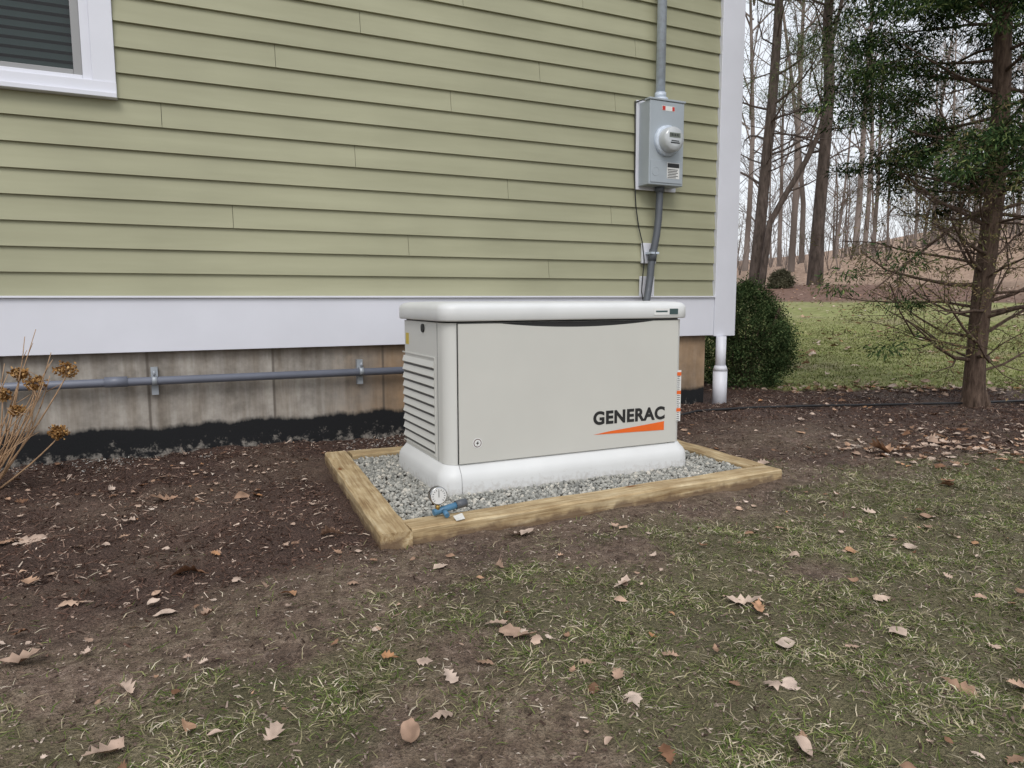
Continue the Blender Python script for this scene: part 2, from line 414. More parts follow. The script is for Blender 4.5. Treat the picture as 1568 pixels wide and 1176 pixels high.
# ------------------------------------------------------------------ HOUSE
def house():
    e=empty('house')
    t=NT('siding_paint');p=t.pos()
    c=t.ramp(t.noise(t.scalev(p,(.6,.6,6)),2,3),[(.3,(.35,.345,.228,1)),(.7,(.40,.395,.265,1))])
    c=t.mix(.45,c,t.ramp(t.noise(p,1.1,3),[(.35,.83),(.65,1.1)]),'MULTIPLY')
    t.set(c,.55,0,.3);sid=t.m
    white=vary('white_trim_paint',(.72,.73,.79,1),.03,3,.45)
    dark=vary('siding_backing',(.05,.05,.03,1))
    t=NT('foundation_concrete');p=t.pos();sp=t.n('ShaderNodeSeparateXYZ');t.l(p,sp.inputs[0])
    n=t.noise(p,4,5,.68)
    c=t.ramp(n,[(.3,S(122,117,110)),(.5,S(160,154,146)),(.7,S(190,184,175))])
    streak=t.noise(t.scalev(p,(9,1,.8)),2,4,.6)
    c=t.mix(.75,c,t.ramp(streak,[(.35,(.60,.55,.49,1)),(.6,(1.05,1.05,1.05,1))]),'MULTIPLY')
    stf=t.math('MULTIPLY',t.ramp(t.math('ADD',sp.outputs[0],t.math('MULTIPLY',n,.8)),[(.25,0.),(.65,1.)]),.65)
    c=t.mix(stf,c,t.ramp(t.noise(p,5,3),[(.3,S(114,90,64)),(.7,S(174,140,102))]))
    bx=t.math('PINGPONG',t.math('ADD',sp.outputs[0],.42),.305)
    c=t.mix(t.ramp(bx,[(.004,.75),(.009,0.)]),c,S(92,84,76))
    hz=t.math('ADD',sp.outputs[2],t.math('MULTIPLY',t.noise(t.scalev(p,(5,1,1)),2,3),.12))
    c=t.mix(t.ramp(hz,[(.48,0.),(.56,.6)]),c,S(100,88,74))
    edge=t.math('ADD',sp.outputs[2],t.math('MULTIPLY',t.math('SUBTRACT',t.noise(t.scalev(p,(2.2,1,1)),2,5,.7),.5),.12))
    tar=t.ramp(edge,[(.094,1.),(.120,0.)])
    splash=t.ramp(t.math('ADD',t.noise(p,18,5,.75),t.math('MULTIPLY',sp.outputs[2],-1.9)),[(.54,0.),(.68,.85)])
    tc=t.mix(splash,S(32,33,35),S(150,144,136))
    c=t.mix(tar,c,tc)
    t.set(c,.85,0,.25);t.bump(t.noise(p,40,3,.7),.35,.004);conc=t.m
    STEP=.1185;Z0=.7613
    joints={7:[-.90],6:[.054],5:[.984],3:[-.592],2:[.35],1:[1.268],4:[1.732],9:[.62],10:[-.35,1.75],11:[1.2],12:[.1],13:[1.9],14:[.7],15:[1.5]}
    mb=MB()
    def row(x0,x1,k,fn):
        z0=Z0+k*STEP;z1=z0+STEP+.014
        o0=.021;o1=.003
        vs=[fn(x0,o0,z0),fn(x1,o0,z0),fn(x1,o1,z1),fn(x0,o1,z1),fn(x0,0.0,z0),fn(x1,0.0,z0),fn(x0,0,z1),fn(x1,0,z1)]
        mb.add(vs,[(0,1,2,3),(4,5,1,0),(0,3,6,4),(1,5,7,2)])
    front=lambda x,o,z:(x,WY-o,z)
    wx0,wx1,wz0,wz1=-2.15,-1.087,1.708,3.10
    NR=38
    for k in range(NR):
        z0=Z0+k*STEP
        segs=[(-6.0,2.602)]
        if z0>wz0-.03 and z0<wz1: segs=[(-6.0,wx0),(wx1,2.602)]
        js=joints.get(k,[random.uniform(-1,2.2)] if k>9 else [])
        for a,b in segs:
            cur=a
            for j in sorted(js):
                if a<j<b: row(cur,j-.0012,k,front);cur=j+.0012
            row(cur,b,k,front)
    side=lambda y,o,z:(2.77+o,y,z)
    for k in range(NR): row(WY+.16,10.5,k,side)
    mb.obj('siding',sid,e)
    mb=MB()
    ZT=Z0+NR*STEP
    mb.box(-6,wx0,WY+.0005,WY+.03,.75,ZT);mb.box(wx1,2.76,WY+.0005,WY+.03,.75,ZT)
    mb.box(wx0,wx1,WY+.0005,WY+.03,.75,wz0);mb.box(wx0,wx1,WY+.0005,WY+.03,wz1,ZT)
    mb.box(2.73,2.7695,WY+.031,10.5,.75,ZT)
    mb.box(-6,-5.96,WY+.031,10.5,.75,ZT);mb.box(-5.95,2.72,10.45,10.5,.75,ZT)
    mb.obj('wall_sheathing',dark,e)
    mb=MB()
    mb.box(-6.02,2.599,WY-.034,WY+.03,.489,.757)
    mb.box(-6.02,2.599,WY-.050,WY-.001,.7575,.768)
    mb.obj('water_table',white,e,.002)
    mb=MB();mb.box(2.7705,2.802,WY+.16,10.5,.489,.757);mb.obj('water_table_side',white,e)
    mb=MB();mb.box(2.601,2.795,WY-.040,WY-.0005,.482,ZT);mb.box(2.7705,2.7945,WY+.0005,WY+.158,.482,ZT);mb.obj('corner_board',white,e,.003)
    mb=MB();mb.box(-5.98,2.565,WY+.012,WY+.25,-.4,.4885);mb.box(2.30,2.564,WY+.251,10.4,-.4,.4885);mb.box(-5.9,2.76,WY+.031,10.4,.489,.56) ;mb.obj('foundation',conc,e)
    roof=vary('roof_shingles',(.09,.085,.08,1),.3,5,.9)
    mb=MB();y0,y1,ym=WY-.30,10.9,6.0;zr=ZT+2.6
    mb.add([(-6.5,y0,ZT),(3.1,y0,ZT),(3.1,ym,zr),(-6.5,ym,zr),(-6.5,y1,ZT),(3.1,y1,ZT),(-6.5,y0,ZT-.2),(3.1,y0,ZT-.2),(-6.5,y1,ZT-.2),(3.1,y1,ZT-.2)],
        [(0,1,2,3),(3,2,5,4),(6,7,1,0),(4,5,9,8),(1,7,9,5,2),(0,3,4,8,6),(6,8,9,7)])
    mb.obj('roof',roof,e)
    mb=MB()
    mb.box(wx0-.0,wx1,WY-.060,WY+.0,1.700,1.722)
    mb.box(wx0,wx1,WY-.040,WY+.0,1.7225,1.775)
    mb.box(-1.185,wx1-.001,WY-.034,WY+.0,1.7755,3.10);mb.box(wx0+.001,-2.05,WY-.034,WY,1.7755,3.10)
    mb.box(wx0,wx1,WY-.036,WY,3.1005,3.22)
    mb.box(-1.225,-1.1855,WY-.018,WY+.04,1.7755,3.099);mb.box(-2.0495,-2.01,WY-.018,WY+.04,1.7755,3.099)
    mb.box(-2.0095,-1.2255,WY-.018,WY+.04,1.7755,1.797)
    mb.obj('window_casing',white,e,.002)
    sash=vary('sash_grey_vinyl',S(150,150,150),.05,5,.4)
    mb=MB();mb.box(-1.262,-1.2258,WY-.006,WY+.05,1.7975,3.095);mb.box(-2.009,-1.975,WY-.006,WY+.05,1.7975,3.095)
    mb.box(-1.9745,-1.2625,WY-.006,WY+.05,1.7975,1.822);mb.box(-1.9745,-1.2625,WY-.002,WY+.052,2.42,2.46);mb.box(-1.9745,-1.2625,WY-.006,WY+.05,3.06,3.095)
    mb.obj('window_sash',sash,e,.002)
    t=NT('window_glass');tr=t.n('ShaderNodeBsdfTransparent');tr.inputs[0].default_value=(.75,.8,.8,1)
    gl_=t.n('ShaderNodeBsdfGlossy');gl_.inputs['Roughness'].default_value=.02
    fr=t.n('ShaderNodeFresnel');fr.inputs[0].default_value=1.5
    mx=t.n('ShaderNodeMixShader');t.l(fr.outputs[0],mx.inputs[0]);t.l(tr.outputs[0],mx.inputs[1]);t.l(gl_.outputs[0],mx.inputs[2]);t.l(mx.outputs[0],t.out.inputs[0])
    mb=MB();mb.add([(-1.975,WY+.02,1.82),(-1.262,WY+.02,1.82),(-1.262,WY+.02,3.07),(-1.975,WY+.02,3.07)],[(0,1,2,3)]);mb.obj('window_glass',t.m,e)
    bl=vary('blind_slats',(.15,.20,.19,1),.08,4,.5)
    mb=MB();z=1.83
    while z<3.08:
        mb.add([(-2.0,WY+.075,z+.034),(-1.23,WY+.075,z+.034),(-1.23,WY+.052,z),(-2.0,WY+.052,z)],[(0,1,2,3)]);z+=.042
    mb.obj('window_blinds',bl,e)
    mb=MB();mb.box(-2.1,-1.12,WY+.14,WY+.15,1.7,3.15);mb.obj('room_shade_sheet',vary('room_shade_black',(.01,.012,.012,1)),e)  # near-black sheet, its colour stands in for the unlit room
    return e
house()
# ------------------------------------------------------------------ METER, CONDUITS
galv=vary('galvanised_steel',S(200,210,222),.14,25,.4,.1)
greyp=vary('grey_enamel',S(164,172,178),.05,6,.4)
pvcg=vary('grey_pvc',S(86,90,96),.06,9,.45)
pvcw=vary('white_pvc',(.70,.71,.76,1),.04,6,.4)
blackp=vary('black_plastic',(.012,.012,.013,1),.2,6,.45)
lab=vary('label_white',(.75,.75,.73,1),.03)
redl=vary('label_red',S(190,50,40),.1)
def rings(profile,cx,cy,cz,n=32,axis='y'):
    vs=[];fs=[]
    for d,r in profile:
        for k in range(n):
            a=2*math.pi*k/n
            vs.append((cx+r*math.cos(a),cy-d,cz+r*math.sin(a)))
    for i in range(len(profile)-1):
        for k in range(n):
            a=i*n+k;b=i*n+(k+1)%n;fs.append((a,b,b+n,a+n))
    fs.append(tuple((len(profile)-1)*n+k for k in range(n)))
    return vs,fs
def meter():
    e=empty('electric_meter')
    fy=WY-.15
    mb=MB();mb.box(1.905,2.235,WY-.034,WY-.0215,1.465,2.035);mb.obj('backing_board',pvcw,e,.003)
    mb=MB();mb.box(1.925,2.200,fy,WY-.035,1.485,2.015);mb.obj('meter_box',greyp,e,.006,3)
    mb=MB();mb.box(1.918,2.207,fy-.006,fy+.05,2.0155,2.028);mb.box(1.935,2.190,fy-.005,fy-.0005,1.50,1.64);mb.obj('box_cover',greyp,e,.003)
    vs,fs=rings([(0,.098),(.018,.098),(.022,.090),(.024,.086)],2.060,fy,1.765);mb=MB();mb.add(vs,fs,0,True);mb.obj('meter_ring',galv,e)
    t=NT('meter_glass');t.set(S(190,194,196),.08,0,.8);
    vs,fs=rings([(.024,.080),(.075,.078),(.088,.070),(.09,.04)],2.060,fy,1.765);mb=MB();mb.add(vs,fs,0,True);mb.obj('meter_dome',t.m,e)
    mb=MB();mb.box(2.015,2.10,fy-.0925,fy-.0903,1.772,1.80);mb.obj('meter_display',vary('lcd',S(120,128,118),.05),e)
    mb=MB();mb.box(2.02,2.025,fy-.0938,fy-.0928,1.777,1.795)
    for i in range(5): mb.box(2.03+i*.013,2.037+i*.013,fy-.0938,fy-.0928,1.778,1.794)
    mb.box(2.025,2.095,fy-.0925,fy-.0903,1.735,1.742);mb.box(2.03,2.09,fy-.0925,fy-.0903,1.748,1.753)
    mb.obj('meter_print',blackp,e)
    mb=MB();mb.box(2.065,2.165,fy-.0065,fy-.0055,1.53,1.63);mb.box(2.02,2.12,fy-.0015,fy-.0003,1.955,1.985);mb.obj('meter_labels',lab,e)
    mb=MB()
    for i in range(6): mb.box(2.07,2.155-random.random()*.02,fy-.0075,fy-.0067,1.535+i*.010,1.539+i*.010)
    mb.box(2.068,2.162,fy-.0075,fy-.0067,1.60,1.627)
    mb.obj('label_print',blackp,e)
    mb=MB();mb.box(2.022,2.045,fy-.0025,fy-.0017,1.957,1.983);mb.box(2.10,2.118,fy-.0025,fy-.0017,1.957,1.983);mb.obj('label_red',redl,e)
    vs,fs=rings([(.005,.030),(.0065,.029),(.0065,.026),(.0055,.025)],1.975,fy,1.57,24);mb=MB();mb.add(vs,fs[:-1]);mb.obj('knockout_ring',greyp,e)
    cy=WY-.075
    mb=MB();mb.tube([(2.06,cy,2.07),(2.06,cy,5.1)],.030,20);mb.tube([(2.06,cy,2.028),(2.06,cy,2.05)],.050,20);mb.tube([(2.06,cy,2.05),(2.06,cy,2.085)],.038,8)
    mb.obj('service_conduit',galv,e)
    mb=MB();mb.box(2.0,2.12,WY-.045,WY-.022,2.71,2.735);mb.obj('conduit_strap',galv,e,.002)
    P=[(2.07,WY-.075,1.49),(2.07,WY-.075,1.40),(2.062,WY-.08,1.28),(2.045,WY-.085,1.17),(2.022,WY-.085,1.06),(2.005,WY-.085,.96),(1.995,WY-.09,.88),(1.975,WY-.10,.80),(1.93,WY-.14,.72),(1.86,WY-.25,.62)]
    Q=[];
    for i in range(len(P)-1):
        a=Vector(P[i]);b=Vector(P[i+1])
        for k in range(4): Q.append(a.lerp(b,k/4))
    Q.append(Vector(P[-1]))
    mb=MB();mb.tube(Q,.024,14);mb.tube([(2.07,WY-.075,1.487),(2.07,WY-.075,1.45)],.032,10);mb.tube([(2.022,WY-.085,1.075),(2.012,WY-.085,1.0)],.028,12);mb.obj('flexible_conduit',pvcg,e)
    mb=MB();mb.box(1.965,2.075,WY-.045,WY-.0215,.985,1.12);mb.box(1.955,2.065,WY-.045,WY-.0215,.7685,.90);mb.obj('mounting_blocks',pvcw,e,.003)
    mb=MB();mb.box(1.985,2.05,WY-.112,WY-.046,1.045,1.058);mb.obj('conduit_clamp',galv,e)
    W1=[(1.90,WY-.02,2.03),(1.898,WY-.03,1.8),(1.90,WY-.03,1.55),(1.905,WY-.03,1.47),(1.915,WY-.03,1.35),(1.94,WY-.03,1.22),(1.965,WY-.04,1.12),(1.975,WY-.05,1.0),(1.965,WY-.05,.9),(1.95,WY-.06,.80),(1.93,WY-.12,.70)]
    mb=MB();mb.tube(W1,.004,6);mb.tube([(1.90,WY-.03,2.02),(1.93,WY-.06,2.03),(2.0,WY-.07,2.035)],.004,6);mb.obj('black_cable',blackp,e)
meter()
# ------------------------------------------------------------------ GAS PIPE / DOWNSPOUT / HOSE
def gas():
    e=empty('gas_pipe');y=WY-.045
    mb=MB();mb.tube([(-4,y,.352),(1.0,y,.338)],.021,18);mb.tube([(-1.22,y,.347),(-1.12,y,.3465)],.026,18)
    mb.tube([(1.0,y,.338),(1.0,y-.5,.338)],.021,14);mb.obj('pipe',vary('pipe_grey_paint',S(112,116,128),.06,6,.4),e)
    mb=MB()
    for x in (-1.0,.047):
        mb.box(x-.016,x+.016,WY-.022,WY+.011,.27,.41);mb.tube([(x-.012,y,.3455),(x+.012,y,.3455)],.0245,18)
        mb.tube([(x,y-.012,.37),(x,y-.012,.395)],.006,8)
    mb.obj('pipe_clamps',vary('clamp_steel',S(160,166,172),.1,20,.4,.2),e)
gas()
mb=MB();mb.tube([(2.655,WY-.055,.4815),(2.655,WY-.055,.20)],.036,24);mb.tube([(2.655,WY-.055,.24),(2.655,WY-.055,-.06)],.050,24);mb.tube([(2.655,WY-.055,.27),(2.655,WY-.055,.235)],[.040,.053],24)
mb.obj('downspout_pipe',pvcw)
hp=[(1.75,1.0),(2.18,1.12),(2.6,1.06),(3.0,.95),(3.4,.80),(3.8,.66),(4.08,.56),(4.5,.46),(5.0,.36)]
mb=MB();mb.tube([(x,y,float(H(x,y,False))+.018) for x,y in hp],.008,8);mb.obj('garden_hose',blackp)
# ------------------------------------------------------------------ GENERATOR
def rrect(x0,x1,y0,y1,r,n=8):
    out=[]
    for cx,cy,a0 in ((x1-r,y0+r,-90),(x1-r,y1-r,0),(x0+r,y1-r,90),(x0+r,y0+r,180)):
        for k in range(n+1):
            a=math.radians(a0+90*k/n);out.append((cx+r*math.cos(a),cy+r*math.sin(a)))
    return out
def loft(mb,prof,x0,x1,y0,y1,r,mi=0,cap=True,capb=False):
    L=[]
    for z,ins in prof:
        rr=max(r-ins*.5,.01)
        L.append([(x,y,z) for x,y in rrect(x0+ins,x1-ins,y0+ins,y1-ins,rr)])
    n=len(L[0]);vs=[p for l in L for p in l];fs=[]
    for i in range(len(L)-1):
        for k in range(n):
            a=i*n+k;b=i*n+(k+1)%n;fs.append((a,b,b+n,a+n))
    mb.add(vs,fs,mi,True)
    if cap: mb.add(L[-1],[tuple(range(n))],mi)
    if capb: mb.add(L[0],[tuple(range(n))[::-1]],mi)
def generator():
    e=empty('standby_generator')
    X1,Y1=1.222,.645
    t=NT('powder_coat_white');p=t.pos();sp=t.n('ShaderNodeSeparateXYZ');t.l(p,sp.inputs[0])
    nn=t.noise(p,45,4,.7)
    dirt=t.ramp(t.math('ADD',t.math('MULTIPLY',sp.outputs[2],6.),nn),[(.38,.35),(.60,0.)])
    t.set(t.mix(dirt,t.ramp(t.noise(p,4,2),[(.3,S(214,215,214)),(.7,S(223,224,223))]),S(160,150,138)),.42);wht=t.m
    gry=vary('powder_coat_bisque',S(203,202,195),.025,3,.45)
    gside=vary('powder_coat_side_lit',S(210,210,205),.025,3,.45)  # same coat as the door, side's brighter light put into the colour
    blk=vary('print_and_shade_black',(.015,.015,.015,1),.1)  # for print and lock, also for painted shade in gaps and recess
    org=vary('print_orange',S(232,104,30),.05)
    prof=[(-.04,0.),(-.012,0.),(.030,.001),(.050,.004),(.066,.012),(.080,.024),(.091,.031),(.095,.037)]
    mb=MB();loft(mb,prof,0,X1,0,Y1,.075);mb.obj('base',wht,e)
    mb=MB();mb.tube([(.083,ins-.0002,z) for z,ins in prof[1:]],.0011,6);mb.obj('base_seam',vary('seam_grey',(.25,.25,.25,1)),e)
    mb=MB();loft(mb,[(.0945,.034),(.655,.034)],0,X1,0,Y1,.075);mb.obj('body',gside,e)
    mb=MB();loft(mb,[(.6551,.042),(.6612,.042)],0,X1,0,Y1,.075);mb.obj('lid_gap_shade_band',blk,e)  # black band painted in as the shade under the lid
    mb=MB();loft(mb,[(.6615,.05),(.662,.018),(.667,.014),(.708,.014),(.720,.018),(.730,.030),(.735,.055),(.738,.12)],0,X1,0,Y1,.075,capb=True);mb.obj('lid',wht,e)
    mb=MB();N=40;xa,xb=.083,1.142;yf=.026;yb=.0345
    vs=[];fs=[]
    for i in range(N+1):
        u=i/N;x=xa+(xb-xa)*u
        w=(u-.17)/.70
        dip=.020*math.sin(math.pi*w)**.8 if 0<w<1 else 0
        vs+=[(x,yf,.099),(x,yf,.652-dip),(x,yb,.099),(x,yb,.652-dip)]
    for i in range(N):
        a=i*4;b=a+4
        fs+=[(a,b,b+1,a+1),(a+1,b+1,b+3,a+3),(a+2,b+2,b,a)]
    fs+=[(0,1,3,2),(N*4,N*4+2,N*4+3,N*4+1)]
    mb.add(vs,fs);mb.obj('front_door',gry,e)
    mb=MB();mb.box(xa-.004,xb+.004,.0325,.0338,.097,.6545);mb.obj('door_gap_shade',blk,e)  # black sheet behind the door, its rim paints the shadow gap
    mb=MB();mb.box(xa+.18,xb-.14,.0295,.0322,.622,.6545);mb.obj('handle_recess_shade',blk,e)  # black box, colour stands in for shade inside the handle recess
    mb=MB()
    for i in range(10):
        z=.125+i*.038
        mb.add([(.0335,.17,z+.031),(.0335,.58,z+.031),(.026,.58,z+.006),(.026,.17,z+.006),(.0335,.17,z+.001),(.0335,.58,z+.001)],[(0,1,2,3),(3,2,5,4),(0,3,4),(1,5,2)])
    mb.obj('side_louvres',gside,e)
    mb=MB()
    for i in range(10):
        z=.125+i*.038;mb.box(.0315,.0338,.175,.575,z-.006,z+.002)
    mb.obj('louvre_shade_strips',vary('louvre_shade_grey',(.12,.12,.12,1)),e)  # dark strips laid on the panel as painted shade between slats
    mb=MB();mb.box(.0305,.0336,.155,.590,.108,.113);mb.box(.0305,.0336,.155,.590,.510,.515);mb.box(.0305,.0336,.155,.160,.1135,.5095);mb.obj('louvre_trim',gside,e)
    mb=MB();mb.box(.0325,.0342,.128,.1305,.096,.654);mb.obj('side_panel_seam',vary('seam_dark',(.2,.2,.2,1)),e)
    mb=MB();mb.tube([(.036,.30,.628),(.028,.30,.628)],.018,16);mb.obj('side_lock',blk,e)
    mb=MB();mb.box(.0325,.0338,.50,.54,.55,.60);mb.obj('side_label',vary('label_yellow',S(200,175,70)),e)
    cu=bpy.data.curves.new('t','FONT');cu.body='GENERAC';cu.size=.078;cu.offset=.0032;cu.extrude=.0004;cu.space_character=1.08
    to=bpy.data.objects.new('t',cu);scene.collection.objects.link(to)
    bpy.context.view_layer.update();dg=bpy.context.evaluated_depsgraph_get()
    me=bpy.data.meshes.new_from_object(to.evaluated_get(dg));bpy.data.objects.remove(to)
    co=np.array([v.co for v in me.vertices]);w=co[:,0].max()-co[:,0].min();h=co[:,1].max()-co[:,1].min()
    sx=.378/w;sz=.060/h;x0=co[:,0].min();y0=co[:,1].min()
    for v in me.vertices: v.co=Vector((.70+(v.co.x-x0)*sx,.0252-v.co.z,.207+(v.co.y-y0)*sz))
    me.materials.clear();me.materials.append(blk)
    link(bpy.data.objects.new('logo_lettering',me),e)
    mb=MB();mb.add([(.70,.0248,.166),(1.075,.0248,.158),(1.075,.0248,.198),(.93,.0248,.186),(.78,.0248,.175)],[(0,1,2,3,4)]);mb.obj('logo_swoosh',org,e)
    vs,fs=rings([(0,.021),(.0005,.021)],.16,.0256,.178,24);mb=MB();mb.add(vs,fs);mb.obj('round_sticker',lab,e)
    vs,fs=rings([(0,.017),(.0004,.017)],.16,.0249,.178,24);mb=MB();mb.add(vs,fs);mb.obj('sticker_ring',vary('sticker_dark',(.12,.05,.04,1)),e)
    vs,fs=rings([(0,.014),(.0004,.014)],.16,.0243,.178,24);mb=MB();mb.add(vs,fs);mb.obj('sticker_centre',lab,e)
    mb=MB();mb.add([(.163,.0237,.188),(.153,.0237,.176),(.159,.0237,.176),(.156,.0237,.167),(.167,.0237,.180),(.161,.0237,.180)],[(0,1,2),(0,2,5),(5,2,3),(5,3,4)]);mb.obj('sticker_bolt',blk,e)
    mb=MB();mb.box(1.00,1.13,.0115,.0138,.677,.706);mb.obj('lid_badge',lab,e)
    mb=MB();mb.box(1.082,1.128,.0106,.0114,.679,.704);mb.box(1.008,1.07,.0107,.0114,.689,.696);mb.obj('lid_badge_print',vary('badge_green',S(60,80,80)),e)
    mb=MB();mb.box(1.148,1.172,.0325,.0339,.19,.425);mb.obj('warning_label',lab,e)
    mb=MB()
    for z in (.40,.315,.235): mb.box(1.149,1.171,.0315,.0324,z,z+.016)
    mb.obj('warning_label_orange',org,e)
    mb=MB()
    for i in range(24):
        z=.193+i*.0088
        if any(z>q-.004 and z<q+.018 for q in (.40,.315,.235)): continue
        mb.box(1.151,1.151+random.uniform(.010,.018),.0316,.0324,z,z+.003)
    mb.obj('warning_label_print',vary('print_grey',(.15,.15,.15,1)),e)
generator()
# ------------------------------------------------------------------ GAUGE
def gauge():
    e=empty('pressure_gauge')
    steel=vary('gauge_steel',S(170,170,170),.1,20,.25,.9)
    brass=vary('brass',S(170,140,80),.1,20,.35,.8)
    blue=vary('blue_plastic',S(78,124,156),.08,16,.45)
    gx,gy,gz=-.125,-.305,.080
    vs,fs=rings([(-.022,.026),(-.02,.031),(.0,.032),(.003,.031),(.004,.028)],gx,gy,gz,28);mb=MB();mb.add(vs,fs,0,True);mb.add([(gx+.026*math.cos(a*math.pi/8),gy+.022,gz+.026*math.sin(a*math.pi/8)) for a in range(16)],[tuple(range(16))]);mb.obj('gauge_case',steel,e)
    vs,fs=rings([(.0035,.028),(.0045,.028)],gx,gy,gz,28);mb=MB();mb.add(vs,fs);mb.obj('gauge_dial',lab,e)
    mb=MB();mb.box(gx-.001,gx+.001,gy-.0056,gy-.0048,gz-.004,gz+.018)
    for i in range(13):
        a=math.radians(-45+i*22.5);mb.tube([(gx+.019*math.cos(a),gy-.005,gz+.019*math.sin(a)),(gx+.024*math.cos(a),gy-.005,gz+.024*math.sin(a))],.0009,4)
    mb.obj('gauge_marks',blackp,e)
    mb=MB();mb.tube([(gx,gy+.01,gz-.032),(gx,gy+.01,gz-.055)],.008,10);mb.obj('gauge_stem',brass,e)
    mb=MB();mb.tube([(gx-.015,gy+.01,gz-.06),(gx+.085,gy+.02,gz-.045)],[.012,.012],12);mb.tube([(gx+.02,gy+.0,gz-.056),(gx+.02,gy-.030,gz-.064)],.009,10);mb.obj('blue_fitting',blue,e)
    mb=MB();mb.tube([(gx+.07,gy+.02,gz-.047),(gx+.11,gy+.024,gz-.043)],.016,8);mb.obj('pipe_plug',pvcg,e)
    mb=MB();mb.add([(gx+.033,gy-.05,gz-.062),(gx+.068,gy-.045,gz-.057),(gx+.070,gy-.068,gz-.071),(gx+.036,gy-.075,gz-.072)],[(0,3,2,1)]);mb.obj('tag',vary('tag_paper',(.6,.59,.55,1),.08,40),e)
gauge()
# ------------------------------------------------------------------ TREES
def bark(name,c0,c1,sc=12):
    t=NT(name);p=t.objc()
    n=t.noise(t.scalev(p,(1,1,.25)),sc,4,.7)
    t.set(t.ramp(n,[(.3,c0),(.7,c1)]),.9,0,.2);t.bump(n,.7,.02);return t.m
def plainbark(name,c0,c1,sc):
    t=NT(name);d=t.n('ShaderNodeBsdfDiffuse');t.l(t.ramp(t.noise(t.pos(),sc,1),[(.35,c0),(.65,c1)]),d.inputs[0]);t.l(d.outputs[0],t.out.inputs[0]);t.t.nodes.remove(t.p);return t.m
bk=bark('pine_bark',(.035,.027,.022,1),(.13,.10,.085,1),10)
bk2=bark('cedar_bark',(.05,.032,.025,1),(.2,.14,.105,1),40)
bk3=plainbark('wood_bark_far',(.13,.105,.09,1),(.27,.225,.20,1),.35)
twig=bark('twig_bark',(.09,.06,.045,1),(.2,.15,.11,1),40)
def grow(mb,p,d,r,L,depth,maxd,n_side,wig=.18,up=.1,kids=(3,5),mi=0,tips=None,start=.25,spread=(.4,1.0),ratio=.55,rmin=0):
    segs=max(3,int(5-depth))
    pts=[Vector(p)];d=Vector(d).normalized();rad=[r]
    dirs=[d.copy()]
    for i in range(segs):
        d=(d+Vector((random.gauss(0,wig),random.gauss(0,wig),random.gauss(0,wig)+up))).normalized()
        pts.append(pts[-1]+d*(L/segs));rad.append(max(rmin,r*(1-(i+1)/segs*.75)));dirs.append(d.copy())
    mb.tube(pts,rad,n_side if depth==0 else max(3,n_side-2*depth),mi,cap=False)
    if tips is not None: tips.append((pts[-1],d.copy(),depth));tips.append((pts[len(pts)//2],d.copy(),depth))
    if depth>=maxd: return
    for k in range(random.randint(*kids)):
        u=random.uniform(start,.98);i=min(int(u*segs),segs-1);f=u*segs-i
        q=pts[i].lerp(pts[i+1],f);dd=dirs[i]
        a=random.uniform(*spread);az=random.uniform(0,6.283)
        ref=Vector((1,0,0)) if abs(dd.x)<.8 else Vector((0,1,0))
        uu=dd.cross(ref).normalized();ww=dd.cross(uu)
        nd=dd*math.cos(a)+(uu*math.cos(az)+ww*math.sin(az))*math.sin(a)
        kk=kids if depth>0 else (3,4)
        grow(mb,q,nd,max(rmin,(rad[i]*(1-f)+rad[i+1]*f)*ratio),L*random.uniform(.35,.6)*(1.1-u*.35),depth+1,maxd,n_side,wig,up,kk,mi,tips,.15,spread,ratio,rmin)
def leafcloud(name,centers,per,rad,L,W,mat,parent=None,droop=0.0,flat=.55):
    C=np.array([c[:3] for c in centers]);R=np.array([c[3] if len(c)>3 else rad for c in centers])
    n=len(C)*per;C=np.repeat(C,per,0);R=np.repeat(R,per)
    off=rng.normal(0,.5,(n,3));off*=R[:,None];off[:,2]*=flat
    P=C+off
    d=off+rng.normal(0,.5,(n,3))*R[:,None];d[:,2]-=droop*R;d/=np.linalg.norm(d,axis=1)[:,None]+1e-9
    q=rng.normal(0,1,(n,3));q-= (q*d).sum(1)[:,None]*d;q/=np.linalg.norm(q,axis=1)[:,None]
    l=rng.uniform(*L,n)[:,None];w=rng.uniform(*W,n)[:,None]
    V=np.stack([P,P+d*l*.5+q*w*.5,P+d*l,P+d*l*.5-q*w*.5],1).reshape(-1,3)
    F=(np.arange(n)*4)[:,None]+np.array([0,1,2,3])
    return np_mesh(name,V,F,mat,parent)
